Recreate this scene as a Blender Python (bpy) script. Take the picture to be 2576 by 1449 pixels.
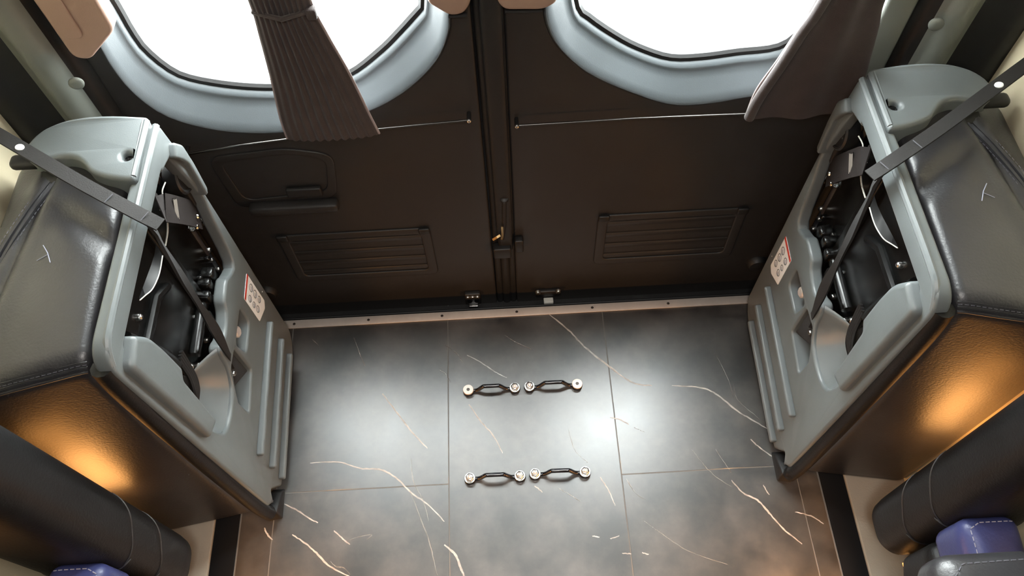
import bpy, bmesh, math, random
from mathutils import Vector, Matrix
from mathutils.bvhtree import BVHTree
random.seed(7)
for o in list(bpy.data.objects): bpy.data.objects.remove(o)
SC = bpy.context.scene
COL = SC.collection
W, H = 2576.0, 1449.0

# ---------------------------------------------------------------- camera
F_PX, PITCH, ROLL = 2000.0, math.radians(59.7), math.radians(3.15)
CAM = Vector((-0.015, 0.0, 1.7))
fw = Vector((0, math.cos(PITCH), -math.sin(PITCH)))
rt0 = Vector((1, 0, 0)); up0 = rt0.cross(fw)
RT = rt0*math.cos(ROLL) - up0*math.sin(ROLL)
UP = up0*math.cos(ROLL) + rt0*math.sin(ROLL)
cd = bpy.data.cameras.new('camera'); cam = bpy.data.objects.new('camera', cd); COL.objects.link(cam)
cd.sensor_width = 36.0; cd.lens = F_PX/W*36.0; cd.clip_start = 0.02
m = Matrix((RT, UP, -fw)).transposed().to_4x4(); m.translation = CAM
cam.matrix_world = m
SC.camera = cam

# ---------------------------------------------------------------- world and exposure
wd = bpy.data.worlds.new('overcast_sky'); SC.world = wd; wd.use_nodes = True
bg = wd.node_tree.nodes['Background']
bg.inputs[0].default_value = (0.985, 0.99, 1.0, 1); bg.inputs[1].default_value = 36.0
vs = SC.view_settings
vs.view_transform = 'Standard'; vs.look = 'None'; vs.gamma = 1.0; vs.use_curve_mapping = False
vs.exposure = 0.0

def px(x, y, ax, val):
    """the place in the van (metres) that the photo shows at x, y, given one known coordinate"""
    d = fw + RT*((x-W/2)/F_PX) - UP*((y-H/2)/F_PX)
    t = (val-CAM[ax])/d[ax]
    return CAM + d*t

# ---------------------------------------------------------------- area lamps, all out of view: amber bars and added fill
def area(name, loc, target, size, size_y, energy, color, spread=math.pi):
    l = bpy.data.lights.new(name, 'AREA'); l.shape = 'RECTANGLE'; l.size = size; l.size_y = size_y
    l.energy = energy; l.color = color; l.spread = spread
    o = bpy.data.objects.new(name, l); COL.objects.link(o); o.location = loc
    o.rotation_euler = (Vector(target)-Vector(loc)).to_track_quat('-Z', 'Y').to_euler()
    return o

# ---------------------------------------------------------------- materials
M = {}
def srgb(r, g, b):
    f = lambda c: (c/255/12.92) if c/255 <= .04045 else ((c/255+.055)/1.055)**2.4
    return (f(r), f(g), f(b), 1)
def mat(name, col, rough=.5, metal=0., bump=0., bscale=400., spec=.5, vary=0., vscale=8., coat=0., sheen=0.):
    m = bpy.data.materials.new(name); m.use_nodes = True; nt = m.node_tree; b = nt.nodes['Principled BSDF']
    b.inputs['Base Color'].default_value = col; b.inputs['Roughness'].default_value = rough
    b.inputs['Metallic'].default_value = metal; b.inputs['Specular IOR Level'].default_value = spec
    b.inputs['Coat Weight'].default_value = coat; b.inputs['Sheen Weight'].default_value = sheen
    tc = nt.nodes.new('ShaderNodeTexCoord')
    if vary:
        n = nt.nodes.new('ShaderNodeTexNoise'); n.inputs['Scale'].default_value = vscale; n.inputs['Detail'].default_value = 6
        r = nt.nodes.new('ShaderNodeValToRGB')
        c0 = [c*(1-vary) for c in col[:3]]+[1]; c1 = [min(1, c*(1+vary)) for c in col[:3]]+[1]
        r.color_ramp.elements[0].position = .3; r.color_ramp.elements[1].position = .7
        r.color_ramp.elements[0].color = c0; r.color_ramp.elements[1].color = c1
        nt.links.new(tc.outputs['Object'], n.inputs['Vector']); nt.links.new(n.outputs['Fac'], r.inputs['Fac'])
        nt.links.new(r.outputs['Color'], b.inputs['Base Color'])
    if bump:
        n = nt.nodes.new('ShaderNodeTexNoise'); n.inputs['Scale'].default_value = bscale; n.inputs['Detail'].default_value = 4
        bp = nt.nodes.new('ShaderNodeBump'); bp.inputs['Strength'].default_value = bump; bp.inputs['Distance'].default_value = .002
        nt.links.new(tc.outputs['Object'], n.inputs['Vector']); nt.links.new(n.outputs['Fac'], bp.inputs['Height'])
        nt.links.new(bp.outputs['Normal'], b.inputs['Normal'])
    M[name] = m; return m
mat('grey_plastic', srgb(100, 105, 106), .34, bump=.12, bscale=900, vary=.04, vscale=20)
mat('trim_grey', srgb(76, 82, 86), .5, bump=.1, bscale=700, vary=.05, vscale=12)
mat('pillar_grey', srgb(112, 115, 108), .5, bump=.1, bscale=700)
mat('pillar_black', srgb(30, 28, 26), .6, bump=.1, bscale=500)
mat('door_black', srgb(38, 36, 35), .5, bump=.06, bscale=300, vary=.12, vscale=3)
mat('rubber_matte', srgb(14, 14, 16), .85, spec=.2)
mat('rubber', srgb(24, 24, 25), .55, bump=.08, bscale=300)
mat('leather', srgb(40, 39, 42), .40, spec=.85, bump=.22, bscale=260, vary=.15, vscale=14)
mat('leather_soft', srgb(15, 15, 16), .5, spec=.35, bump=.22, bscale=260, vary=.15, vscale=14)
mat('leather_blue_lit', srgb(58, 64, 110), .36, bump=.2, bscale=260)  # bluish light on the pad, put into its leather colour
mat('thread', srgb(92, 92, 100), .7)
mat('thread_light', srgb(150, 152, 170), .7)
mat('beige', srgb(156, 128, 113), .6, bump=.12, bscale=500)
mat('cream', srgb(206, 194, 164), .6, bump=.12, bscale=500)
mat('headliner', srgb(62, 58, 54), .8, bump=.2, bscale=500)
mat('steel_black', srgb(17, 17, 17), .25, bump=.05, bscale=80)
mat('plastic_black', srgb(24, 23, 23), .5)
mat('chrome', (.8, .8, .8, 1), .14, 1.)
mat('brass', srgb(214, 180, 130), .25, 1.)
mat('bolt_metal', (.55, .55, .54, 1), .3, 1., bump=.2, bscale=300)
mat('anchor_black', srgb(20, 21, 27), .22, spec=.7)
mat('aluminium', srgb(205, 194, 186), .42, .35, bump=.1, bscale=600, vary=.05, vscale=30)
mat('screw_dark', srgb(70, 64, 60), .4, .6)
mat('strap_plastic', srgb(32, 30, 29), .75, spec=.3, bump=.25, bscale=500)
mat('webbing', srgb(30, 29, 29), .8, bump=.5, bscale=900)
mat('curtain', srgb(58, 49, 48), .75, bump=.3, bscale=700, vary=.12, vscale=30, sheen=.15)
mat('curtain_hem', srgb(150, 138, 138), .7)
mat('belt_brown', srgb(34, 29, 28), .8, spec=.2, bump=.4, bscale=900)
mat('label_white', srgb(248, 250, 250), .4)
mat('label_red', srgb(206, 74, 58), .5)
mat('print_grey', srgb(110, 112, 116), .6)
mat('print_white', srgb(150, 142, 134), .6)
mat('edge_white', srgb(205, 203, 196), .5)
mat('kick_beige', srgb(150, 142, 130), .7, bump=.2, bscale=300)
mat('grout', srgb(104, 101, 97), .6)
mat('rod_metal', (.12,.115,.11,1), .3, 1.)

def emis(name, col, st):
    m = bpy.data.materials.new(name); m.use_nodes = True; b = m.node_tree.nodes['Principled BSDF']
    b.inputs['Base Color'].default_value = col; b.inputs['Emission Color'].default_value = col
    b.inputs['Emission Strength'].default_value = st; M[name] = m
emis('lamp_warm', (1, .42, .1, 1), 4.0); emis('lamp_white', (1, .95, .88, 1), 3.0)

def glass():
    m = bpy.data.materials.new('glass'); m.use_nodes = True; nt = m.node_tree; nt.nodes.clear()
    o = nt.nodes.new('ShaderNodeOutputMaterial'); mx = nt.nodes.new('ShaderNodeMixShader')
    t = nt.nodes.new('ShaderNodeBsdfTransparent'); g = nt.nodes.new('ShaderNodeBsdfGlossy'); g.inputs['Roughness'].default_value = .02
    t.inputs['Color'].default_value = (.94, .97, .96, 1); mx.inputs[0].default_value = .05
    nt.links.new(t.outputs[0], mx.inputs[1]); nt.links.new(g.outputs[0], mx.inputs[2]); nt.links.new(mx.outputs[0], o.inputs[0])
    M['glass'] = m
    t2 = m.copy(); t2.name = 'privacy_glass'; M['privacy_glass'] = t2
    for nd in t2.node_tree.nodes:
        if nd.type == 'BSDF_TRANSPARENT': nd.inputs['Color'].default_value = (.10, .10, .10, 1)
glass()

def vinyl():
    m = bpy.data.materials.new('vinyl_marble'); m.use_nodes = True; nt = m.node_tree; b = nt.nodes['Principled BSDF']
    N = nt.nodes.new; Lk = nt.links.new
    tc = N('ShaderNodeTexCoord')
    n1 = N('ShaderNodeTexNoise'); n1.inputs['Scale'].default_value = 11; n1.inputs['Detail'].default_value = 10; n1.inputs['Roughness'].default_value = .62
    r1 = N('ShaderNodeValToRGB'); e = r1.color_ramp.elements
    e[0].position = .36; e[0].color = srgb(20, 18, 17); e[1].position = .66; e[1].color = srgb(66, 62, 58)
    n2 = N('ShaderNodeTexNoise'); n2.inputs['Scale'].default_value = 60; n2.inputs['Detail'].default_value = 8
    mx = N('ShaderNodeMixRGB'); mx.blend_type = 'OVERLAY'; mx.inputs[0].default_value = .35
    Lk(tc.outputs['Object'], n1.inputs['Vector']); Lk(tc.outputs['Object'], n2.inputs['Vector'])
    Lk(n1.outputs['Fac'], r1.inputs['Fac']); Lk(r1.outputs['Color'], mx.inputs[1]); Lk(n2.outputs['Fac'], mx.inputs[2])
    Lk(mx.outputs[0], b.inputs['Base Color'])
    b.inputs['Specular IOR Level'].default_value = 1.0; b.inputs['Coat Weight'].default_value = 1.0; b.inputs['Coat Roughness'].default_value = .35
    r2 = N('ShaderNodeMapRange'); r2.inputs['To Min'].default_value = .27; r2.inputs['To Max'].default_value = .44
    Lk(n1.outputs['Fac'], r2.inputs['Value']); Lk(r2.outputs[0], b.inputs['Roughness'])
    bp = N('ShaderNodeBump'); bp.inputs['Strength'].default_value = .12; bp.inputs['Distance'].default_value = .001
    Lk(n2.outputs['Fac'], bp.inputs['Height']); Lk(bp.outputs['Normal'], b.inputs['Normal'])
    M['vinyl_marble'] = m
    v = bpy.data.materials.new('vein'); v.use_nodes = True; nt = v.node_tree; b = nt.nodes['Principled BSDF']
    b.inputs['Base Color'].default_value = srgb(190, 183, 176); b.inputs['Roughness'].default_value = .45
    tc = nt.nodes.new('ShaderNodeTexCoord'); n = nt.nodes.new('ShaderNodeTexNoise'); n.inputs['Scale'].default_value = 55; n.inputs['Detail'].default_value = 6
    mr = nt.nodes.new('ShaderNodeMapRange'); mr.inputs['From Min'].default_value = .3; mr.inputs['From Max'].default_value = .62
    mr.inputs['To Min'].default_value = .5; mr.inputs['To Max'].default_value = 1.
    nt.links.new(tc.outputs['Object'], n.inputs['Vector']); nt.links.new(n.outputs['Fac'], mr.inputs['Value']); nt.links.new(mr.outputs[0], b.inputs['Alpha'])
    M['vein'] = v
    f = v.copy(); f.name = 'vein_faint'; M['vein_faint'] = f
    for nd in f.node_tree.nodes:
        if nd.type == 'MAP_RANGE': nd.inputs['To Min'].default_value = .05; nd.inputs['To Max'].default_value = .4
vinyl()

# ---------------------------------------------------------------- mesh helpers
class G:
    def __init__(s): s.v = []; s.f = []
    def add(s, v, f):
        k = len(s.v); s.v += [Vector(p) for p in v]; s.f += [tuple(i+k for i in q) for q in f]; return s
ORG = {}
XF = [lambda p: p, False]          # current placing: mirror for the right-hand side
def mk(name, g, material, parent=None, smooth=True, angle=40):
    fn, flip = XF
    vs_ = [fn(Vector(p)) for p in g.v]
    if parent is None:
        mn = Vector([min(p[i] for p in vs_) for i in range(3)]); mxx = Vector([max(p[i] for p in vs_) for i in range(3)])
        org = Vector(((mn.x+mxx.x)/2, (mn.y+mxx.y)/2, mn.z))
    else: org = ORG[parent.name]
    me = bpy.data.meshes.new(name)
    me.from_pydata([tuple(p-org) for p in vs_], [], [tuple(reversed(q)) for q in g.f] if flip else g.f)
    bm = bmesh.new(); bm.from_mesh(me); bmesh.ops.recalc_face_normals(bm, faces=bm.faces)
    if smooth:
        for f in bm.faces: f.smooth = True
        for e in bm.edges:
            if len(e.link_faces) == 2 and e.calc_face_angle(0) > math.radians(angle): e.smooth = False
    bm.to_mesh(me); bm.free()
    me.materials.append(M[material])
    o = bpy.data.objects.new(name, me); COL.objects.link(o)
    if parent is None: o.location = org
    else: o.parent = parent
    ORG[o.name] = org
    return o
def empty(name, loc):
    o = bpy.data.objects.new(name, None); COL.objects.link(o); loc = XF[0](Vector(loc)); o.location = loc; o.empty_display_size = .05
    ORG[o.name] = Vector(loc); return o
def tag(o, label=None, cat=None, group=None, kind=None):
    for k, v in (('label', label), ('category', cat), ('group', group), ('kind', kind)):
        if v: o[k] = v
    return o

def box(a, b):
    x0, y0, z0 = a; x1, y1, z1 = b
    v = [(x0,y0,z0),(x1,y0,z0),(x1,y1,z0),(x0,y1,z0),(x0,y0,z1),(x1,y0,z1),(x1,y1,z1),(x0,y1,z1)]
    return G().add(v, [(3,2,1,0),(4,5,6,7),(0,1,5,4),(1,2,6,5),(2,3,7,6),(3,0,4,7)])
def bevelled(g, r, seg=3):
    me = bpy.data.meshes.new('t'); me.from_pydata([tuple(p) for p in g.v], [], g.f)
    bm = bmesh.new(); bm.from_mesh(me); bmesh.ops.recalc_face_normals(bm, faces=bm.faces)
    bmesh.ops.bevel(bm, geom=list(bm.edges), offset=r, segments=seg, profile=.5, affect='EDGES', clamp_overlap=True)
    bm.verts.index_update()
    o = G().add([v.co.copy() for v in bm.verts], [tuple(v.index for v in f.verts) for f in bm.faces])
    bm.free(); bpy.data.meshes.remove(me); return o
def bbox(a, b, r=.004, seg=3): return bevelled(box(a, b), r, seg)

def catmull(pts, n=6, closed=False):
    P = [Vector(p) for p in pts]; out = []; N = len(P)
    rng = range(N) if closed else range(N-1)
    for i in rng:
        if closed: a, b, c, d = P[(i-1)%N], P[i], P[(i+1)%N], P[(i+2)%N]
        else: a, b, c, d = P[max(i-1,0)], P[i], P[i+1], P[min(i+2,N-1)]
        for k in range(n):
            t = k/n
            out.append(.5*((2*b)+(c-a)*t+(2*a-5*b+4*c-d)*t*t+(3*b-a-3*c+d)*t*t*t))
    if not closed: out.append(P[-1])
    return out
def rounded(pts, r, n=5):
    """polygon (2D or 3D) with its corners rounded; r is a number or one per corner"""
    P = [Vector(p) for p in pts]; out = []; N = len(P)
    for i in range(N):
        a, b, c = P[i-1], P[i], P[(i+1)%N]; rr = r[i] if isinstance(r, (list, tuple)) else r
        d1 = (a-b); d2 = (c-b); l = min(rr, d1.length*.49, d2.length*.49)
        if l < 1e-6: out.append(b); continue
        p0 = b+d1.normalized()*l; p1 = b+d2.normalized()*l
        for k in range(n+1):
            t = k/n; out.append(p0*(1-t)**2+b*2*t*(1-t)+p1*t*t)
    return out
def frames(P):
    T = []
    for i in range(len(P)):
        T.append((P[min(i+1,len(P)-1)]-P[max(i-1,0)]).normalized())
    u = T[0].orthogonal().normalized(); out = []
    for t in T:
        u = (u-t*u.dot(t)); u = u.normalized() if u.length > 1e-6 else t.orthogonal().normalized()
        out.append((t, u, t.cross(u)))
    return out
def tube(path, r, n=8, closed=False, cap=True, sq=1.0):
    P = [Vector(p) for p in path]; g = G(); N = len(P)
    R = r if isinstance(r, (list, tuple)) else [r]*N
    if closed:
        fr = frames(P+[P[0], P[1]])[:N]
    else: fr = frames(P)
    v = []
    for i in range(N):
        t, a, b = fr[i]
        for k in range(n):
            th = 2*math.pi*k/n; v.append(P[i]+a*math.cos(th)*R[i]+b*math.sin(th)*R[i]*sq)
    f = []
    for i in range(N if closed else N-1):
        j = (i+1)%N
        off = 0
        if closed and j == 0:
            best = min(range(n), key=lambda o: (v[i*n]-v[j*n+o]).length); off = best
        for k in range(n): f.append((i*n+k, i*n+(k+1)%n, j*n+(k+1+off)%n, j*n+(k+off)%n))
    if cap and not closed: f += [tuple(range(n))[::-1], tuple((N-1)*n+k for k in range(n))]
    return g.add(v, f)
def ribbon(path, width, thick, normal):
    """flat band along path; normal = its face direction (one or a list)"""
    P = [Vector(p) for p in path]; v = []; f = []; N = len(P)
    for i in range(N):
        t = (P[min(i+1,N-1)]-P[max(i-1,0)]).normalized(); nn = Vector(normal[i] if isinstance(normal, list) else normal)
        nn = (nn-t*nn.dot(t)).normalized(); s = t.cross(nn); w = width[i] if isinstance(width, list) else width
        for a, b in ((-1,-1),(1,-1),(1,1),(-1,1)): v.append(P[i]+s*a*w/2+nn*b*thick/2)
    for i in range(N-1):
        for k in range(4): f.append((i*4+k, i*4+(k+1)%4, i*4+4+(k+1)%4, i*4+4+k))
    f += [(3,2,1,0), tuple((N-1)*4+k for k in range(4))]
    return G().add(v, f)
def lathe(center, axis, prof, n=20):
    """prof: list of (radius, distance along axis)"""
    a = Vector(axis).normalized(); u = a.orthogonal().normalized(); w = a.cross(u); c = Vector(center); v = []; f = []
    for r, h in prof:
        for k in range(n):
            th = 2*math.pi*k/n; v.append(c+a*h+(u*math.cos(th)+w*math.sin(th))*r)
    for i in range(len(prof)-1):
        for k in range(n): f.append((i*n+k, i*n+(k+1)%n, i*n+n+(k+1)%n, i*n+n+k))
    f += [tuple(range(n))[::-1], tuple((len(prof)-1)*n+k for k in range(n))]
    return G().add(v, f)
def plate(outline, holes, to3, depth, bevel=.003, res=2):
    """flat plate with holes and rounded edges. outline/holes 2D; to3(a, b, h) places it; h runs 0 (back) .. depth (front)"""
    cu = bpy.data.curves.new('t', 'CURVE'); cu.dimensions = '2D'; cu.fill_mode = 'BOTH'
    for pl in [outline]+holes:
        s = cu.splines.new('POLY'); s.points.add(len(pl)-1); s.use_cyclic_u = True
        for p, q in zip(s.points, pl): p.co = (q[0], q[1], 0, 1)
    cu.extrude = max(depth/2-bevel, 1e-5); cu.bevel_depth = bevel; cu.bevel_resolution = res; cu.offset = -bevel
    ob = bpy.data.objects.new('t', cu); COL.objects.link(ob)
    dg = bpy.context.evaluated_depsgraph_get(); dg.update()
    me = bpy.data.meshes.new_from_object(ob.evaluated_get(dg))
    bm = bmesh.new(); bm.from_mesh(me); bmesh.ops.remove_doubles(bm, verts=bm.verts, dist=1e-5); bm.verts.index_update()
    g = G().add([to3(v.co.x, v.co.y, v.co.z+depth/2) for v in bm.verts], [tuple(v.index for v in f.verts) for f in bm.faces])
    bm.free(); bpy.data.meshes.remove(me); bpy.data.objects.remove(ob); bpy.data.curves.remove(cu)
    return g
def pillow(lo, hi, r=.02, bulge=None, n=14, corners=None):
    """rounded, bulging upholstered block. corners: function (u,v,w in 0..1) -> point, else the box lo..hi"""
    bulge = bulge or {}
    if corners is None:
        lo, hi = Vector(lo), Vector(hi)
        corners = lambda a, b, c: Vector((lo.x+(hi.x-lo.x)*a, lo.y+(hi.y-lo.y)*b, lo.z+(hi.z-lo.z)*c))
    d = [(corners(1,.5,.5)-corners(0,.5,.5)).length, (corners(.5,1,.5)-corners(.5,0,.5)).length, (corners(.5,.5,1)-corners(.5,.5,0)).length]
    h = [x/2 for x in d]; r = min(r, min(h)*.98)
    S = [math.sin(math.pi/2*(2*k/n-1)) for k in range(n+1)]
    idx = {}; V = []; Fc = []
    def vert(i, j, k):
        if (i,j,k) in idx: return idx[(i,j,k)]
        q = [S[i]*h[0], S[j]*h[1], S[k]*h[2]]
        inn = [max(-(h[a]-r), min(h[a]-r, q[a])) for a in range(3)]
        dd = Vector([q[a]-inn[a] for a in range(3)]); dd = dd.normalized()*r if dd.length > 1e-9 else dd
        p = [inn[a]+dd[a] for a in range(3)]; p2 = list(p)
        for key, bb in bulge.items():
            ax = 'xyz'.index(key[1]); sg = 1 if key[0] == '+' else -1
            w = max(0., sg*p[ax]/h[ax])**4
            o1, o2 = [a for a in range(3) if a != ax]
            e = 2 if bb > 0 else 8
            p2[ax] += sg*bb*w*max(0,1-abs(p[o1]/h[o1])**e)*max(0,1-abs(p[o2]/h[o2])**e)
        V.append(corners(*[(p2[a]/h[a]+1)/2 for a in range(3)])); idx[(i,j,k)] = len(V)-1
        return idx[(i,j,k)]
    for i in range(n):
        for j in range(n):
            for e in (0, n):
                q1 = [(e,i,j),(e,i+1,j),(e,i+1,j+1),(e,i,j+1)]; q2 = [(i,e,j),(i+1,e,j),(i+1,e,j+1),(i,e,j+1)]; q3 = [(i,j,e),(i+1,j,e),(i+1,j+1,e),(i,j+1,e)]
                for q in (q1, q2, q3): Fc.append(tuple(vert(*c) for c in q))
    return G().add(V, Fc)
def drape(g, path, direction, n=40, lift=.0, closed=False):
    """path projected onto the surface g along direction"""
    b = BVHTree.FromPolygons([tuple(p) for p in g.v], g.f); d = Vector(direction).normalized(); out = []
    pts = []
    for i in range(len(path)-1):
        a, c = Vector(path[i]), Vector(path[i+1])
        for k in range(n): pts.append(a.lerp(c, k/n))
    pts.append(Vector(path[-1]))
    for p in pts:
        loc, nor, _, _ = b.ray_cast(p-d*.5, d)
        if loc is not None:
            if nor.dot(d) > 0: nor = -nor
            out.append(loc+nor*lift)
    return out
def offset_path(P, dist, normal):
    n = Vector(normal); out = []
    for i in range(len(P)):
        t = (P[min(i+1,len(P)-1)]-P[max(i-1,0)]).normalized(); out.append(P[i]+t.cross(n).normalized()*dist)
    return out
def stitches(P, dash=.005, gap=.0028, r=.0006):
    g = G(); acc = 0.; cur = [P[0]]; on = True
    for i in range(1, len(P)):
        a, b = P[i-1], P[i]; L = (b-a).length; pos = 0.
        while L-pos > 1e-9:
            need = (dash if on else gap)-acc; st = min(need, L-pos); pos += st; acc += st
            q = a.lerp(b, pos/L)
            if on: cur.append(q)
            if acc >= (dash if on else gap)-1e-9:
                if on and len(cur) > 1: 
                    t = tube([cur[0], cur[-1]], r, 5); g.add(t.v, t.f)
                on = not on; acc = 0.; cur = [q]
    return g

# ================================================================ THE SETTING
DM = -0.0125                       # the doors' middle
mirx = lambda x: 2*DM-x
WALL = .82
# ---- floor
fl = mk('floor', box((-.9, -1.6, -.03), (.9, .935, -.0004)), 'grout', smooth=False); tag(fl, 'dark marble-look vinyl tile floor of the van', kind='structure')
cols = [-.925, -.55, -.175, .2, .575, .95]
g1 = .0007
tile_mesh = {}
for c in range(5):
    x0, x1 = max(cols[c], -.62), min(cols[c+1], .62)
    if x1-x0 < .01: continue
    ys = [.51, -.24, -.99] if c != 2 else [.135, -.615]
    edges = [.9345]+ys
    for i in range(len(edges)-1):
        mk('floor_tile', bbox((x0+g1, edges[i+1]+g1, -.005), (x1-g1, edges[i]-g1, 0), .0006, 1), 'vinyl_marble', fl)
def vein(pts, w, m='vein', jit=1.2):
    P = [px(x, y, 2, .0004) for x, y in pts]; C = catmull(P, 7); rng = random.Random(int(pts[0][0]*7+pts[0][1]))
    L = []; R = []
    for i, p in enumerate(C):
        t = (C[min(i+1,len(C)-1)]-C[max(i-1,0)]).normalized(); s = Vector((-t.y, t.x, 0))
        ww = w*.82*(.35+.65*math.sin(math.pi*min(1, max(0, (i+.6)/(len(C)+.2))))**.5)*rng.uniform(.75, 1.2)*.5
        j = s*rng.uniform(-jit, jit)*.0005; L.append(p+s*ww+j); R.append(p-s*ww+j)
    n = len(C); mk('vein', G().add(L+R, [(i, i+1, n+i+1, n+i) for i in range(n-1)]), m, fl, smooth=False)
V1 = .0042
vein([(1380,790),(1430,830),(1470,872),(1530,920),(1590,962),(1640,970)], .005)
vein([(1690,970),(1760,975),(1800,990),(1850,1030),(1890,1055),(1930,1078)], .0045)
vein([(1175,893),(1210,912),(1245,935),(1275,950)], .003)
vein([(1180,1017),(1210,1060),(1240,1095),(1265,1140)], .0035)
vein([(962,990),(1000,1040),(1035,1085),(1075,1128)], .0042)
vein([(780,1165),(850,1162),(905,1178),(960,1182),(1000,1205),(1035,1240),(1075,1268),(1118,1312)], V1)
vein([(1118,1370),(1145,1395),(1160,1430),(1168,1449)], .006)
vein([(1034,1152),(1040,1210),(1065,1260),(1078,1310)], .0022, 'vein_faint')
vein([(1030,1230),(1060,1310),(1082,1370),(1100,1449)], .0028, 'vein_faint')
vein([(715,1268),(745,1282),(780,1305),(800,1315)], .0035)
vein([(735,1345),(770,1368),(800,1395),(830,1425),(878,1449)], .0042)
vein([(665,1328),(673,1345),(686,1358)], .004)
vein([(840,1335),(862,1355),(880,1370)], .0035)
vein([(870,1362),(905,1350),(935,1345),(922,1358)], .0018, 'vein_faint')
vein([(830,1410),(845,1425),(865,1428),(880,1445)], .002, 'vein_faint')
vein([(1535,1050),(1560,1056),(1582,1068)], .003)
vein([(1595,1075),(1622,1087)], .0025, 'vein_faint')
vein([(1430,1080),(1445,1130),(1480,1165)], .002, 'vein_faint')
vein([(1510,1200),(1530,1232),(1548,1272)], .003)
vein([(1575,1205),(1600,1242),(1625,1258)], .003, 'vein_faint')
vein([(1345,1222),(1365,1238)], .003)
vein([(1405,1228),(1440,1248),(1460,1262)], .0028, 'vein_faint')
vein([(1840,1208),(1870,1240),(1905,1258),(1935,1290),(1970,1330),(2018,1368)], .0045)
vein([(1920,1220),(1935,1245)], .0028)
vein([(2000,1288),(2040,1298),(2072,1318)], .0032)
vein([(1888,1105),(1910,1125),(1945,1150)], .0035)
vein([(1845,965),(1855,1005),(1900,1045),(1935,1080)], .0022, 'vein_faint')
vein([(1800,890),(1830,950),(1845,1000)], .002, 'vein_faint')
vein([(1490,1348),(1508,1352)], .003); vein([(1535,1355),(1558,1348)], .003)
vein([(1565,1392),(1588,1393)], .0028); vein([(1615,1390),(1632,1395)], .0028)
vein([(1270,843),(1300,862),(1340,880)], .0025, 'vein_faint')
vein([(1120,868),(1150,890),(1165,915)], .002, 'vein_faint')
vein([(890,850),(905,890),(918,920)], .0025, 'vein_faint')
vein([(785,853),(803,870)], .0025, 'vein_faint')
vein([(1620,1310),(1690,1360),(1740,1390),(1830,1420)], .0018, 'vein_faint')
vein([(1740,1130),(1790,1190),(1840,1225)], .002, 'vein_faint')
vein([(1800,1130),(1840,1190)], .002, 'vein_faint')
vein([(2100,1340),(2130,1375),(2180,1420)], .002, 'vein_faint')
vein([(1135,962),(1120,940),(1105,930)], .002, 'vein_faint')

# ---- aluminium threshold with its screws, rubber step behind
t1 = mk('trim_1', bbox((-.70, .9125, -.0), (.70, .9345, .004), .0015, 2), 'aluminium'); tag(t1, 'pale aluminium threshold strip screwed along the floor edge at the doors', kind='structure')
for sx in (740, 927, 1112, 1300, 1490, 1681):
    p = px(sx, 816-(sx-713)*.0556+2, 2, .004); p.y = .9235
    mk('screw', lathe((p.x, p.y, .0035), (0,0,1), [(.0034,0),(.0034,.001),(.0022,.0016)], 12), 'screw_dark', t1)
for sx in (-.66, .62):
    mk('screw', lathe((sx, .9235, .0035), (0,0,1), [(.0034,0),(.0034,.001),(.0022,.0016)], 12), 'screw_dark', t1)
st = mk('trim_2', bbox((-.80, .935, -.10), (.78, 1.08, -.055), .006), 'rubber'); tag(st, 'black rubber door step below the threshold strip', kind='structure')
for yy in (.945, .957, .969):
    mk('step_rib', tube([(-.78, yy, -.053), (.76, yy, -.053)], .003, 8), 'rubber', st)
riser = mk('trim_3', box((-.80, .9352, -.06), (.78, .9385, -.002)), 'rubber', smooth=False); tag(riser, 'black edge under the aluminium threshold strip', kind='structure')

# ---- side walls, ceiling, front wall (with their windows; mostly outside the photo)
def side_wall(s, name):
    X0, X1 = (-WALL-.05, -WALL) if s < 0 else (WALL-.025, WALL+.025)
    to3 = lambda a, b, h: Vector((X0+h, a, b))
    hole = rounded([(-1.1,1.0),(.55,1.0),(.55,1.5),(-1.1,1.5)], .08)
    w = mk(name, plate([(-1.6,-.03),(.925,-.03),(.925,1.92),(-1.6,1.92)], [list(reversed(hole))], to3, .05, .002, 1), 'cream', smooth=False)
    tag(w, 'cream side wall panel behind the folded seats', kind='structure')
    n = 'window_3' if s < 0 else 'window_4'
    xm = (X0+X1)/2
    wn = mk(n, tube([Vector((xm, p[0], p[1])) for p in hole], .012, 8, True), 'rubber'); tag(wn, 'side window of the van', kind='structure')
    mk('pane', box((xm-.002, -1.1, 1.0), (xm+.002, .55, 1.5)), 'privacy_glass', wn, smooth=False)
side_wall(-1, 'wall_left'); side_wall(1, 'wall_right')
tag(mk('ceiling', box((-.92, -1.65, 1.92), (.92, 1.1, 1.96)), 'headliner', smooth=False), 'padded headliner', kind='structure')
tag(mk('wall_front', box((-.9, -1.65, -.03), (.9, -1.6, 1.92)), 'headliner', smooth=False), 'front partition of the cabin', kind='structure')

# ---- rear doors
DY = .985; GY = 1.045
def P2(pts, y): return [(px(a, b, 1, y).x, px(a, b, 1, y).z) for a, b in pts]
glL = P2([(1065,0),(1050,25),(1010,70),(960,120),(880,180),(780,206),(680,214),(560,205),(450,180),(370,122),(330,70),(290,0)], GY)
glL = glL+[(glL[-1][0]-.004, 1.05), (-.60, 1.42), (-.56, 1.54), (-.36, 1.57), (-.16, 1.54), (-.115, 1.42), (-.112, 1.05)]
rgL = P2([(1132,38),(1125,95),(1100,150),(1055,200),(1000,242),(930,277),(820,312),(700,332),(560,328),(430,295),(345,240),(285,170),(225,70)], DY)
rgL = rgL+[(-.652, 1.0), (-.65, 1.44), (-.60, 1.60), (-.36, 1.64), (-.13, 1.60), (-.085, 1.44), (-.083, 1.0)]
glR = P2([(1447,0),(1475,35),(1540,80),(1600,112),(1680,138),(1760,137),(1850,125),(1965,108)], GY)
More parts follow.
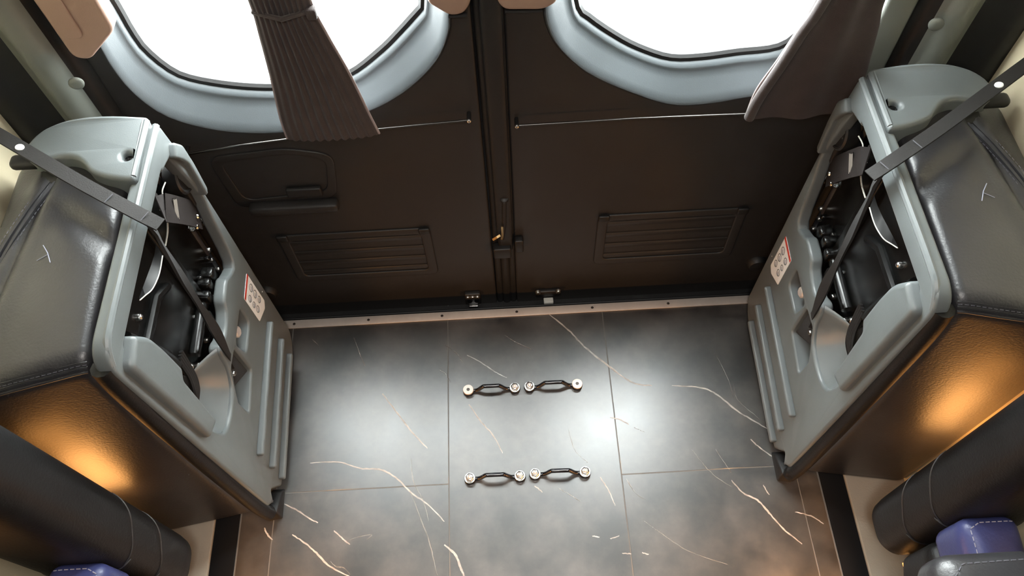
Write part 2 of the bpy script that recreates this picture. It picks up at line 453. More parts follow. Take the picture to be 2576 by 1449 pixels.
glR = glR+[(.52, .765), (.565, .81), (.582, .87), (.585, 1.05), (.575, 1.42), (.535, 1.54), (.34, 1.57), (.135, 1.54), (.092, 1.42), (.094, 1.08), (.100, .94)]
rgR = P2([(1368,20),(1378,70),(1400,112),(1450,162),(1500,194),(1590,232),(1690,262),(1790,258),(1880,242)], DY)
rgR = rgR+[(.52, .655), (.578, .70), (.615, .78), (.627, .9), (.627, 1.44), (.58, 1.60), (.34, 1.64), (.105, 1.60), (.06, 1.44), (.057, 1.0)]
def polar(pts, c, N=144):
    P = [(x-c[0], y-c[1]) for x, y in pts]; out = []
    for k in range(N):
        th = 2*math.pi*k/N; dx, dy = math.cos(th), math.sin(th); best = None
        for i in range(len(P)):
            (ax, ay), (bx, by) = P[i], P[(i+1)%len(P)]
            ex, ey = bx-ax, by-ay; den = dx*ey-dy*ex
            if abs(den) < 1e-12: continue
            t = (ax*ey-ay*ex)/den; u = (ax*dy-ay*dx)/den
            if t > 0 and -1e-9 <= u <= 1+1e-9: best = t if best is None else max(best, t)
        out.append((c[0]+dx*best, c[1]+dy*best))
    return out
def sm2(pts): return [(p.x, p.y) for p in catmull([Vector((a, b)) for a, b in pts], 5, True)]
def rear_door(nm, wn, gl, rg, x0, x1, c):
    rgp = polar(sm2(rg), c); glp = polar(sm2(gl), c)
    to3 = lambda a, b, h: Vector((a, DY+.03-h, b))
    ol = rounded([(x0,-.075),(x1,-.075),(x1,1.85),(x0,1.85)], .012, 3)
    # hole slightly outside of the surround's edge
    d = mk(nm, plate([tuple(p) for p in ol], [list(reversed(rgp))], to3, .03, .004, 2), 'door_black', smooth=True, angle=30)
    tag(d, 'black inner panel of a rear van door', kind='structure')
    # surround: rolled lip, sloping reveal, bright lip beside the glass
    rows = []
    def mixr(t, y, ex=0): return [Vector((a[0]+(b[0]-a[0])*t+(a[0]-c[0])*ex, y, a[1]+(b[1]-a[1])*t+(a[1]-c[1])*ex)) for a, b in zip(rgp, glp)]
    prof = [(-.03, DY+.012), (0, DY-.001), (.05, DY-.004), (.12, DY-.0025), (.3, DY+.008), (.6, DY+.026), (.78, DY+.036), (.86, DY+.037), (.95, DY+.045), (1.0, DY+.058), (1.0, DY+.075)]
    for t, y in prof: rows.append(mixr(t, y))
    N = len(rgp); v = [p for r in rows for p in r]; f = []
    for i in range(len(rows)-1):
        for k in range(N): f.append((i*N+k, i*N+(k+1)%N, (i+1)*N+(k+1)%N, (i+1)*N+k))
    w = mk(wn, G().add(v, f), 'trim_grey', angle=60); tag(w, 'grey moulded window surround of a rear door', kind='structure')
    mk('gasket', tube([Vector((a, DY+.056, b)) for a, b in glp], .0085, 8, True), 'rubber', w)
    mk('pane', G().add([Vector((a, DY+.068, b)) for a, b in glp]+[Vector((a, DY+.072, b)) for a, b in glp], [tuple(range(N)), tuple(reversed(range(N, 2*N)))]+[(k, (k+1)%N, N+(k+1)%N, N+k) for k in range(N)]), 'glass', w, smooth=False)
    return d, w
d1, w1 = rear_door('door_1', 'window_1', glL, rgL, -.672, -.055, (-.36, 1.08))
d2, w2 = rear_door('door_2', 'window_2', glR, rgR, -.004, .647, (.335, 1.08))
# outer skin behind the doors, so that no daylight leaks beside them
for nm, a, b in (('trim_4', -.90, -.668), ('trim_5', .64, .88)):
    tag(mk(nm, box((a, 1.062, -.1), (b, 1.10, 1.92)), 'rubber', smooth=False), 'dark door frame post', kind='structure')
tag(mk('trim_6', box((-.90, 1.062, 1.60), (.88, 1.10, 1.92)), 'rubber', smooth=False), 'dark door frame header', kind='structure')
lower = mk('trim_7', box((-.90, 1.062, -.1), (.88, 1.10, .60)), 'rubber', smooth=False); tag(lower, 'dark outer door skin', kind='structure')
# middle seal column between the doors
sl = mk('trim_8', bbox((-.10, 1.0, -.075), (.03, 1.10, 1.9), .006), 'rubber'); tag(sl, 'black rubber seal column between the rear doors', kind='structure')
for xx, rr in ((-.046, .0085), (-.029, .011), (-.0125, .0085)):
    mk('seal_bead', tube([(xx, .994, -.07), (xx+.003, .994, .4), (xx, .994, 1.85)], rr, 10), 'rubber', sl)
mk('seal_flap', pillow((-.042, .972, .2), (-.006, .99, 1.8), .008, n=6), 'rubber', sl)

# beige pads on the upper half of the surrounds
def pad(poly, y, dep, m, par, r=.018):
    to3 = lambda a, b, h: Vector((a, y-h, b))
    return mk('surround_pad', plate([tuple(p) for p in rounded([Vector(p) for p in poly], r, 5)], [], to3, dep, .007, 4), m, par, angle=35)
pA = P2([(292,66),(230,143),(186,136)], .968)
padL = pad([pA[0], pA[1], pA[2], (pA[2][0]-.012, 1.4), (pA[0][0]+.004, 1.4)], .992, .034, 'beige', w1, [.012,.022,.022,.03,.03])
gq = px(145, 35, 1, .957)
to3 = lambda a, b, h: Vector((a, .9585-h, b))
hp = rounded([Vector((gq.x-.018, gq.z-.045)), Vector((gq.x+.018, gq.z-.045)), Vector((gq.x+.018, gq.z+.07)), Vector((gq.x-.018, gq.z+.07))], .012)
mk('inset_panel', plate([tuple(p) for p in hp], [], to3, .004, .0015, 2), 'beige', w1)
pB = P2([(1075,2),(1132,36),(1168,30),(1186,0)], .975)
pad([pB[0], pB[1], pB[2], pB[3], (pB[3][0]+.002, 1.4), (pB[0][0], 1.4)], .992, .024, 'beige', w1, [.008,.014,.014,.012,.02,.02])
pC = P2([(1250,0),(1268,20),(1368,20),(1402,0)], .975)
pad([pC[0], pC[1], pC[2], pC[3], (pC[3][0]+.01, 1.4), (pC[0][0], 1.4)], .992, .024, 'beige', w2, [.012,.014,.014,.008,.02,.02])
pad([(.590,.52),(.640,.52),(.640,1.5),(.590,1.5)], .994, .020, 'pillar_grey', w2, .012)
for (par, a, b) in ((d1, (1128,40), (1175,38)), (d2, (1270,28), (1365,26))):
    A, B = px(*a, 1, DY-.002), px(*b, 1, DY-.002)
    mk('pad_edge', tube([A, B], .0035, 8), 'rubber', par)

# D pillars: cream edge, black groove, grey strip with a plug, black return
def pillar(nm, sgn):
    prof = [(-.86,.93),(-.80,.924),(-.782,.945),(-.755,.958),(-.742,.951),(-.735,.944),(-.725,.941),(-.712,.945),(-.702,.953),(-.695,.966),(-.688,.983),(-.672,.989),(-.660,.991),(-.655,1.03),(-.83,1.03),(-.83,.90)]
    lean = lambda z: -.02*(z-.75)
    fx = (lambda x: x) if sgn < 0 else mirx
    def strip(name, a, b, m, par):
        P = [Vector(p) for p in prof[a:b+1]]
        C = catmull(P, 4) if b-a > 1 else P
        v = []; f = []; n = len(C)
        zz = [-.05+.1*k for k in range(20)]
        for z in zz:
            for p in C: v.append(Vector((fx(p.x+lean(z)), p.y, z)))
        for p in C: v.append(Vector((fx(p.x+lean(zz[0])), p.y+.02, zz[0])))
        for i in range(len(zz)-1):
            for k in range(n-1): f.append((i*n+k, i*n+k+1, (i+1)*n+k+1, (i+1)*n+k))
        return mk(name, G().add(v, f), m, par, angle=70)
    root = strip(nm, 3, 9, 'pillar_grey', None); tag(root, 'grey rear pillar trim with black edges and a round plug', kind='structure')
    strip('pillar_edge', 0, 3, 'pillar_black', root); strip('pillar_edge', 9, 14, 'pillar_black', root)
    q = px(190, 215, 1, .945) if sgn < 0 else px(2358, 66, 1, .945)
    mk('plug', lathe((q.x, .951, q.z), (-.25*sgn, -1, 0), [(.0115,0),(.0115,.003),(.0095,.0052),(.004,.006)], 24), 'pillar_grey', root)
pillar('trim_9', -1); pillar('trim_10', 1)

# low-relief storage pockets, pull cup, latch and catches on the doors
def pocket(par, x0, x1, z0, z1):
    fr = rounded([Vector(p) for p in ((x0,z0),(x1,z0),(x1,z1),(x0,z1))], .02); inn = rounded([Vector(p) for p in ((x0+.022,z0+.022),(x1-.022,z0+.022),(x1-.022,z1-.022),(x0+.022,z1-.022))], .012)
    to3 = lambda a, b, h: Vector((a, DY+.001-h, b))
    p = mk('pocket_frame', plate([tuple(q) for q in fr], [[tuple(q) for q in reversed(inn)]], to3, .006, .003, 3), 'door_black', par)
    n = 4
    for k in range(n):
        z = z0+.035+(z1-z0-.07)*k/(n-1)
        mk('pocket_slat', bevelled(G().add([(x0+.02,DY-.001,z-.012),(x1-.02,DY-.001,z-.012),(x1-.02,DY-.004,z+.004),(x0+.02,DY-.004,z+.004),(x0+.02,DY-.001,z+.008),(x1-.02,DY-.001,z+.008)], [(0,1,2,3),(3,2,5,4),(0,4,5,1),(0,3,4),(1,5,2)]), .0005, 1), 'door_black', p)
    for xx in (x0+.012, x1-.012):
        mk('pocket_clip', bbox((xx-.012, DY-.011, z1-.014), (xx+.012, DY-.003, z1+.004), .003), 'plastic_black', p)
pocket(d1, -.515, -.185, .105, .295); pocket(d2, .178, .50, .108, .305)
to3 = lambda a, b, h: Vector((a, DY+.001-h, b))
cup = mk('pull_cup', plate([tuple(q) for q in rounded([Vector(p) for p in ((-.56,.40),(-.355,.42),(-.335,.55),(-.42,.575),(-.57,.56))], .03)], [[tuple(q) for q in reversed(rounded([Vector(p) for p in ((-.54,.425),(-.37,.44),(-.352,.54),(-.42,.56),(-.55,.545))], .025))]], to3, .005, .002, 3), 'door_black', d1)
mk('cup_ledge', pillow((-.535, DY-.026, .396), (-.355, DY, .420), .008, n=6), 'door_black', cup)
mk('cup_lock', bbox((-.45, DY-.012, .435), (-.38, DY, .46), .004), 'plastic_black', cup)
for par, q in ((d1, px(672,742,1,.975)), (d2, px(1905,668,1,.975))):
    mk('bump_stop', lathe((q.x, DY+.002, q.z), (0,-1,0), [(.024,0),(.024,.008),(.019,.016),(.008,.018)], 20), 'rubber', par)
# latch rod with brass catch in the middle
q = px(1268, 500, 1, .975); q2 = px(1268, 560, 1, .975)
lt = mk('latch_rod', tube([q, q2, px(1262,600,1,.972)], .006, 10), 'plastic_black', d2)
mk('latch_cap', lathe(q, (0,-.3,1), [(.009,-.004),(.009,.004),(.006,.006)], 14), 'plastic_black', lt)
mk('latch_catch', ribbon([px(1263,570,1,.965), px(1264,590,1,.965), px(1262,602,1,.962)], .0045, .003, (0,-1,.2)), 'brass', lt)
mk('latch_catch', ribbon([px(1258,592,1,.962), px(1250,597,1,.958), px(1240,603,1,.958)], .005, .003, (0,-.6,.8)), 'brass', lt)
mk('latch_body', bbox((-.052, .962, .185), (-.012, .985, .222), .004), 'plastic_black', lt)
mk('latch_body', bbox((-.004, .966, .20), (.016, .984, .245), .004), 'plastic_black', lt)
for nm, xs in (('L', -.113), ('R', .073)):
    par = d1 if nm == 'L' else d2
    if nm == 'L':
        b = mk('floor_catch', bbox((xs-.02, .972, -.035), (xs+.02, .986, .014), .004), 'bolt_metal' if False else 'plastic_black', par)
        for dx in (-.012, 0, .012):
            mk('catch_bolt', lathe((xs+dx, .973, .004), (0,-1,.2), [(.0055,0),(.005,.004),(.003,.006)], 12), 'bolt_metal', b)
        for dx in (-.008, .009): mk('catch_bolt', lathe((xs+dx, .973, -.016), (0,-1,.2), [(.006,0),(.006,.003)], 12), 'steel_black', b)
        mk('catch_tongue', bbox((xs-.012, .965, -.042), (xs+.012, .975, -.032), .002), 'bolt_metal', b)
    else:
        b = mk('floor_catch', bbox((xs-.032, .974, -.022), (xs+.032, .986, .004), .004), 'plastic_black', par)
        for dx in (-.025, .025): mk('catch_bolt', lathe((xs+dx, .975, .006), (0,-1,.2), [(.007,0),(.0065,.004),(.004,.007)], 12), 'bolt_metal', b)
        mk('catch_tongue', bbox((xs-.011, .960, -.034), (xs+.013, .975, -.024), .002), 'edge_white', b)

# floor-edge strips beside the front chairs
for s, nm in ((-1, 'left'), (1, 'right')):
    f = lambda a, b: (min(s*a, s*b), max(s*a, s*b))
    a, b = f(.622, .672)
    tag(mk('baseboard_'+nm, bbox((a, -1.5, 0), (b, .90, .006), .002), 'rubber_matte'), 'black rubber strip edging the vinyl floor', kind='structure')
    a, b = f(.672, .82)
    tag(mk('trim_11' if s < 0 else 'trim_12', bbox((a, -1.5, 0), (b, .90, .012), .003), 'kick_beige'), 'beige floor ledge along the side wall', kind='structure')

# ================================================================ FOLDED SEATS
XP = -.55                                   # the shell faces the aisle here
def PY(h): return lambda a, b, d: Vector((XP-h+d-.012*(1-b/.77)*-1 if False else XP-h+d+.012*(1-b/.77), a, b))
Z1 = lambda x, y: (x/3.15, 240+y/3.15)
Z2 = lambda x, y: (200+x/2.898, 600+y/2.898)
def on(p, X): return px(p[0], p[1], 0, X)

def folding_seat(label):
    root = empty('folding_seat', (-.68, .66, 0)); tag(root, label, 'seat', 'folded seats at the rear doors')
    # --- leather body; its aisle side is hollow
    def cor(a, b, c):
        x = -.572-(.8-.572)*a
        yf = .470-.17*(-x-.57); yr = .862
        top = .757-.035*a*a; 
        return Vector((x, yf+(yr-yf)*b, .004+(top-.004)*c))
    body = pillow(None, None, .03, {'+z': .014, '-y': .012, '-x': -.055}, 72, cor)
    # crease pressed in by the strap
    for p in body.v:
        if p.z > .70:
            d = abs((p.y-.66)-(-.59-p.x)*.72); w = max(0, 1-max(0, (-p.x-.575))/.13)
            p.z -= .013*math.exp(-(d/.02)**2)*w
            sx = -.707-.155*(.804-p.y); ds = abs(p.x-sx)
            p.z += .004*math.exp(-((ds-.022)/.014)**2)-.006*math.exp(-(ds/.007)**2)
    cu = mk('cushion', body, 'leather', root, angle=60)
    # long seam: two beads and two stitch lines
    sp = drape(body, [(-.700,.83,.7),(-.707,.804,.7),(-.732,.72,.7),(-.756,.648,.7),(-.785,.55,.7)], (0,0,-1), 14)
    for dd in (-.0045, .0045): mk('seam', tube(offset_path(sp, dd, (0,0,1)), .0034, 6), 'leather', cu)
    for dd in (-.011, .011): mk('stitching', stitches([p+Vector((0,0,.0006)) for p in offset_path(sp, dd, (0,0,1))]), 'thread', cu)
    # seam along the front top edge
    fp = drape(body, [(-.577,.488,.7),(-.64,.474,.7),(-.703,.461,.7),(-.79,.442,.7)], (0,.35,-1), 14)
    for dd in (-.0035, .0035, .0105): mk('seam', tube(offset_path(fp, dd, (0,-1,1)), .0022, 6), 'leather', cu)
    mk('stitching', stitches([p+Vector((0,-.001,.0012)) for p in offset_path(fp, .007, (0,-1,1))]), 'thread', cu)
    # loose thread on the top
    th = drape(body, [px(131,640,2,.74), px(143,660,2,.74), px(150,684,2,.74)], (0,0,-1), 6, .0012)
    mk('loose_thread', tube(th, .0007, 5), 'thread_light', cu)
    th = drape(body, [px(143,664,2,.74), px(115,677,2,.74)], (0,0,-1), 6, .0012)
    mk('loose_thread', tube(th, .0005, 5), 'thread_light', cu)

    # --- moulded shell with its openings
    ol = rounded([Vector(p) for p in [(.462,.075),(.462,.775),(.872,.775),(.880,.70),(.880,.052),(.845,.018),(.525,.004),(.497,.07),(.478,.045)]], [.01,.045,.012,.03,.03,.03,.004,.004,.004], 7)
    cav = catmull([Vector(p) for p in [(.846,.722),(.868,.60),(.856,.53),(.838,.425),(.806,.428),(.790,.440),(.768,.44),(.745,.436),(.728,.418),(.688,.410),(.660,.424),(.645,.415),(.638,.378),(.622,.352),(.60,.338),(.55,.334),(.520,.352),(.508,.395)]], 3)
    cav += rounded([Vector(p) for p in [(.50,.44),(.505,.735),(.66,.737),(.812,.737)]], .006, 3)
    h1 = rounded([Vector(p) for p in [(.772,.362),(.768,.306),(.704,.300),(.695,.357)]], .012, 4)
    h2 = rounded([Vector(p) for p in [(.684,.36),(.684,.262),(.60,.244),(.598,.306),(.640,.362)]], .008, 4)
    h3 = rounded([Vector(p) for p in [(.632,.412),(.630,.36),(.60,.335),(.540,.341),(.512,.378),(.512,.405)]], [.004,.02,.02,.025,.02,.004], 4)
    tp = lambda L: [tuple(p) for p in L]
    shell = mk('shell', plate(tp(ol), [tp(reversed(cav)), tp(h1), tp(h2)], PY(.024), .024, .006, 4), 'grey_plastic', root, angle=45)
    # rolled rim along the top and the rear edge
    rim = catmull([Vector((XP-.004, y, z)) for y, z in [(.868,.7745),(.70,.7745),(.53,.7745),(.49,.768),(.470,.745)]], 8)
    mk('shell_rim', tube(rim, .0055, 8), 'grey_plastic', shell)
    # horizontal ribs near the bottom
    for (ya, yb, z) in ((.535,.820,.193), (.535,.820,.112), (.532,.815,.045)):
        rp = rounded([Vector(p) for p in ((ya,z-.0055-.016),(yb,z-.0055+.017),(yb,z+.0055+.017),(ya,z+.0055-.016))], .0052, 5)
        mk('rib', plate(tp(rp), [], PY(.002), .016, .005, 4), 'grey_plastic', shell)
    for (y, z) in ((.86,.27), (.60,.09), (.70,.05)):
        mk('fleck', lathe((XP+.011, y, z), (1,0,0), [(.0016,0),(.001,.001)], 8), 'edge_white', shell)
    for (y, z) in ((.838,.222), (.838,.140), (.832,.075)):
        mk('vent_slot', lathe((XP+.006, y, z), (1,0,0), [(.0045,0),(.004,.0012)], 10), 'steel_black', shell)
    # recess cups
    def recess(poly, dep, m='grey_plastic'):
        n = len(poly); c = sum((p for p in poly), Vector((0,0)))/n; v = []; to = PY(0)
        for t, d in ((1, -.004), (.985, -dep*.7), (.95, -dep)):
            for p in poly:
                q = c+(p-c)*t; v.append(to(q.x, q.y, d))
        f = []
        for i in range(2):
            for k in range(n): f.append((i*n+k, i*n+(k+1)%n, i*n+n+(k+1)%n, i*n+n+k))
        f.append(tuple(2*n+k for k in range(n)))
        return mk('recess', G().add(v, f), m, shell, angle=50)
    r1 = recess(h1, .042); r2 = recess(h2, .038)
    b = on(Z2(1165, 685), XP-.012)
    mk('bolt', lathe((XP-.034, .735, .327), (1,0,.15), [(.017,0),(.017,.010),(.012,.012),(.012,.030),(.009,.033)], 8), 'aluminium', shell)
    # U-shaped lobe under the opening
    lobe = catmull([Vector(p) for p in [(.656,.424),(.646,.415),(.639,.378),(.623,.351),(.60,.336),(.55,.332),(.519,.350),(.506,.395)]], 5)
    to = PY(0); lv = []; nl = len(lobe); c0 = Vector((.578,.425))
    for t, d in ((1.0, -.006), (.93, -.012), (.80, -.022), (.62, -.034), (.45, -.042)):
        for p in lobe:
            q = c0+(p-c0)*t; lv.append(to(q.x, q.y, d))
    mk('scoop', G().add(lv, [(i*nl+k, i*nl+k+1, (i+1)*nl+k+1, (i+1)*nl+k) for i in range(4) for k in range(nl-1)]), 'grey_plastic', shell, angle=70)
    cb = [on(Z1(*p), XP) for p in ((1335,375),(1400,395),(1490,540),(1592,735),(1594,800),(1540,700),(1450,545),(1400,515),(1345,500))]
    mk('corner_boss', plate(tp(rounded([Vector((p.y, p.z)) for p in cb], .005, 3)), [], PY(.016), .026, .0045, 4), 'grey_plastic', shell)
    # beam along the front edge
    bm_ = rounded([Vector(p) for p in [(.474,.728),(.520,.737),(.538,.698),(.542,.647),(.542,.583),(.527,.572),(.517,.428),(.480,.436)]], [.012,.006,.015,.012,.006,.006,.006,.006], 4)
    mk('leg_cover', plate(tp(bm_), [], lambda a, b, h: Vector((XP-.03+h+.012*(1-b/.77), a, b)), .045, .009, 4), 'grey_plastic', root, angle=50)
    mk('edge_piping', tube(catmull([(XP-.018,.470,.745),(XP-.018,.464,.66),(XP-.016,.462,.4),(XP-.010,.460,.12),(XP-.002,.460,.03)], 8), .0155, 10), 'leather_soft', root)
    ft = mk('foot', bevelled(G().add([(XP-.01,.45,0),(XP+.02,.455,0),(XP+.02,.52,0),(XP-.01,.52,0),(XP-.01,.455,.035),(XP+.014,.462,.03),(XP+.014,.51,.012),(XP-.01,.51,.012)], [(3,2,1,0),(4,5,6,7),(0,1,5,4),(1,2,6,5),(2,3,7,6),(3,0,4,7)]), .003, 2), 'rubber', root)

    # --- black mechanism inside the opening
    XM = XP-.045
    mp = mk('mechanism_plate', bbox((XM-.01, .49, .36), (XM, .868, .748), .004), 'steel_black', root)
    mk('rail', tube([(XM+.006,.80,.43),(XM+.008,.72,.435),(XM+.008,.64,.43)], .011, 10), 'steel_black', mp)
    mk('rail', tube([(XM+.004,.52,.62),(XM+.006,.58,.60),(XM+.006,.66,.60),(XM+.004,.70,.57)], .008, 8), 'steel_black', mp)
    mk('rail', tube([(XM+.004,.56,.66),(XM+.006,.585,.56),(XM+.006,.60,.45)], .009, 8), 'steel_black', mp)
    mk('rail', bbox((XM-.002, .735, .39), (XM+.012, .76, .72), .004), 'steel_black', mp)
    for k in range(4):
        y = .535+.012*k
        mk('cable', tube(catmull([(XM+.010,.60+.006*k,.49),(XM+.020,.58+.004*k,.455-.004*k),(XM+.022,.55+.006*k,.425),(XM+.012,.53+.004*k,.405)], 5), .004, 7), 'plastic_black', mp)
    for (y, z, a) in ((.80,.447,.02),(.775,.452,.016),(.752,.445,.016),(.72,.43,.014)):
        mk('gear_tooth', pillow((XM, y-a*.6, z-.022), (XM+.026, y+a*.6, z+.008), .006, n=4), 'steel_black', mp)
    for (a, c) in ((960,85),(950,148),(980,156),(1030,225),(895,290),(945,340),(1000,430),(890,462),(455,575),(875,575),(902,626),(945,740),(830,935),(880,925)):
        q = on(Z2(a, c), XM+.008)
        mk('rivet', lathe((XM, q.y, q.z), (1,0,.25), [(.0058,0),(.0056,.006),(.004,.0085),(.0015,.0095)], 10), 'bolt_metal' if (a+c) % 3 else 'steel_black', mp)
    # torn glossy liner with a pale edge
    e1 = [on(Z2(*p), XP-.016) for p in ((605,125),(590,220),(570,290),(530,370),(480,415),(440,450))]
    e0 = [on(Z2(*p), XP-.030) for p in ((560,40),(545,120),(520,200),(490,280),(460,360),(435,430))]
    ln = mk('liner', G().add(e1+e0, [(i, i+1, 7+i, 6+i) for i in range(5)]), 'plastic_black', root)
    mk('liner_edge', tube(catmull(e1, 4), .001, 6), 'edge_white', ln)
    mk('liner_edge', tube(catmull([on(Z1(*p), XP-.018) for p in ((1310,690),(1285,760),(1295,840),(1270,910))], 4), .0012, 6), 'edge_white', ln)
    mk('liner_edge', tube(catmull([on(Z1(*p), XP-.018) for p in ((1325,985),(1328,1080),(1310,1190))], 4), .0014, 6), 'edge_white', ln)
    # belt retractor and belt loop
    rc = on(Z1(1425, 655), XP-.02)
    rr = mk('belt_retractor', lathe((XP-.035, rc.y, rc.z), (1,0,.1), [(.030,0),(.030,.022),(.027,.025),(.024,.0245),(.022,.022)], 24), 'plastic_black', root)
    mk('retractor_housing', pillow((XP-.045, rc.y-.012, rc.z-.075), (XP-.014, rc.y+.046, rc.z-.004), .01, n=8), 'plastic_black', rr)
    pa = [on(Z1(1270,885), XP-.02), on(Z1(1310,890), XP-.004), on(Z1(1400,905), XP-.004), on(Z1(1500,930), XP-.010), on(Z1(1580,960), XP-.02)]
    bl = mk('belt_loop', ribbon(catmull(pa, 5), .048, .0025, (1,0,.3)), 'belt_brown', root)
    lp = [on(Z1(1382,810), XP-.001), on(Z1(1408,995), XP-.001)]
    lab = mk('belt_label', ribbon([lp[0], lp[1]], .0105, .0008, (1,0,.3)), 'belt_brown', bl)
    for k in range(-3, 4): 
        sv = (lp[1]-lp[0]).normalized().cross(Vector((1,0,.3)).normalized())*.0014*k+Vector((.0007,0,.0003))
        mk('belt_print', ribbon([lp[0].lerp(lp[1], .06+.03*((k*k)%3))+sv, lp[0].lerp(lp[1], .94-.04*((k*5)%3))+sv], .0006, .0003, (1,0,.3)), 'print_white', bl)
    for (a, c, r) in ((1565,965,.007),(1640,965,.008),(1560,1045,.008),(1672,1010,.005)):
        q = on(Z1(a, c), XP-.012)
        mk('bolt', lathe((XP-.026, q.y, q.z), (1,0,.15), [(r,0),(r,.008),(r*.7,.011),(r*.7,.016),(r*.4,.018)], 8), 'chrome', root)
    # warning label
    sk = [Vector(p) for p in [(.797,.352),(.852,.358),(.853,.245),(.838,.236),(.797,.256)]]
    wl = mk('warning_label', plate(tp(rounded(sk, .003, 2)), [], PY(-.0002), .0008, .0001, 0), 'label_white', shell, smooth=False)
    to = PY(-.0012)
    mk('warning_header', G().add([to(.797,.352,0), to(.852,.358,0), to(.852,.349,0), to(.797,.343,0)], [(0,1,2,3)]), 'label_red', shell, smooth=False)
    for (y, z, r) in ((.812,.325,.007),(.836,.327,.008),(.812,.300,.006),(.836,.302,.008),(.815,.276,.007),(.838,.276,.007)):
        ring = [to(y+r*math.cos(t*math.pi/5), z+r*1.2*math.sin(t*math.pi/5), .0002) for t in range(10)]
        mk('pictogram', tube(ring, .0008, 4, True), 'print_grey', shell)
        mk('pictogram', tube([to(y-r*.6, z-r*.8, .0002), to(y+r*.3, z+r*.2, .0002)], .0008, 4), 'print_grey', shell)

    # --- hinge cover on top, with the arch and a hole
    zt = .787
    c2 = lambda x, y, z=zt: (px(x, y, 2, z).x, px(x, y, 2, z).y)
    out = [c2(371,291), c2(300,287), c2(220,288), c2(150,295), c2(95,312), c2(58,338), c2(40,368), c2(62,392), c2(110,396), c2(150,388), c2(185,392), c2(207,408), c2(222,430), c2(250,441), c2(300,450), c2(338,452)]
    out = rounded([Vector(p) for p in out], [.006]+[.02]*14+[.008], 4)
    hc = c2(318,391); hole = [(hc[0]+.0075*math.cos(t*math.pi/9), hc[1]+.0075*math.sin(t*math.pi/9)) for t in range(18)]
    cap = plate(tp(out), [hole[::-1]], lambda a, b, h: Vector((a, b, zt-.052+h)), .052, .008, 5)
    for p in cap.v:      # the cover falls away towards the wall
        p.z -= .012*max(0, (-p.x-.62)/.12)**2
    hcv = mk('hinge_cover', cap, 'grey_plastic', root, angle=28)
    mk('hole_shade', lathe((hc[0], hc[1], zt-.05), (0,0,1), [(.0074,0),(.0074,.040),(.003,.0405)], 18), 'steel_black', hcv)  # dark plug put in for the shade down the hole
    mk('cover_ridge', tube([(-.5655, c2(372,300)[1], zt-.004), (-.5655, c2(338,440)[1], zt-.004)], .005, 8), 'grey_plastic', hcv)
    mk('hinge_base', pillow((-.735, .785, .69), (-.575, .872, .752), .012, n=8), 'plastic_black', root)
    mk('wall_bracket', pillow((-.778, .812, .748), (-.728, .836, .766), .008, n=8), 'plastic_black', root)

def hold_strap(label):
    root = empty('hold_down_strap', (XP, .66, .42)); tag(root, label, 'strap', 'straps holding the folded seats')
    a = px(-60, 307, 2, .835); b = px(0, 341, 2, .822); c = px(200, 458, 2, .803); d = px(345, 536, 2, .793); e = px(404, 566, 2, .781)
    a = b+(b-c).normalized()*((b.x+WALL-.027)/-(b-c).normalized().x); a.z = b.z+.004
    path = catmull([a, b, c, d, e], 8)
    mk('wall_anchor', bbox((-WALL+.0005 if not XF[1] else -WALL+.0255, a.y-.016, a.z-.014), (a.x+.006, a.y+.020, a.z+.010), .004), 'plastic_black', root)
    bd = mk('band', ribbon(path, .0225, .003, (.25, .12, 1)), 'strap_plastic', root)
    q = px(50, 372, 2, .818)
    mk('snap', lathe(q, (.25,.12,1), [(.0065,0),(.006,.002),(.004,.0028)], 18), 'label_white', bd)
    for t in (px(275,500,2,.8), px(365,546,2,.792)):
        mk('band_stitch', tube([t+Vector((.004,.008,.001)), t+Vector((-.005,-.007,.001))], .0008, 5), 'thread', bd)
    w = [Vector(v) for v in (px(370,553,2,.784), px(392,585,0,XP+.016), on(Z2(610,60), XP+.018), on(Z2(740,270), XP+.02), on(Z2(870,480), XP+.02), on(Z2(985,660), XP+.016), on(Z2(1075,830), XP+.010), on(Z2(1110,900), XP-.004))]
    C = catmull(w, 8); n = len(C)
    wid = [.014+.004*math.sin(i*.35)+(.012*max(0, (i-n*.86)/(n*.14))) for i in range(n)]
    nr = [Vector((1, .5*math.sin(i*.12), .35)) for i in range(n)]
    mk('webbing', ribbon(C, wid, .0045, nr), 'webbing', root)
    fold = [on(Z2(*p), X) for p, X in (((1100,815),XP-.002),((1228,965),XP+.004),((1130,1080),XP+.0),((1085,960),XP-.006))]
    g = G().add(fold+[p+Vector((-.012,0,-.004)) for p in fold], [(0,1,2,3),(7,6,5,4),(0,4,5,1),(1,5,6,2),(2,6,7,3),(3,7,4,0)])
    mk('webbing_fold', bevelled(g, .002, 2), 'webbing', root)
    mk('anchor_bolt', lathe(on(Z2(1105,985), XP-.006), (1,0,.2), [(.006,0),(.006,.006),(.004,.009)], 8), 'bolt_metal', root)

folding_seat('folded grey-shelled leather seat at the left, nearer the pleated curtain')
hold_strap('black strap with white snap tying the left folded seat to the wall')
XF[0] = lambda p: Vector((-p.x, p.y+.022, p.z-.006 if p.z > .05 else p.z)); XF[1] = True
folding_seat('folded grey-shelled leather seat at the right, in front of the smooth curtain')
hold_strap('black strap with white snap tying the right folded seat to the wall')
XF[0] = lambda p: p; XF[1] = False

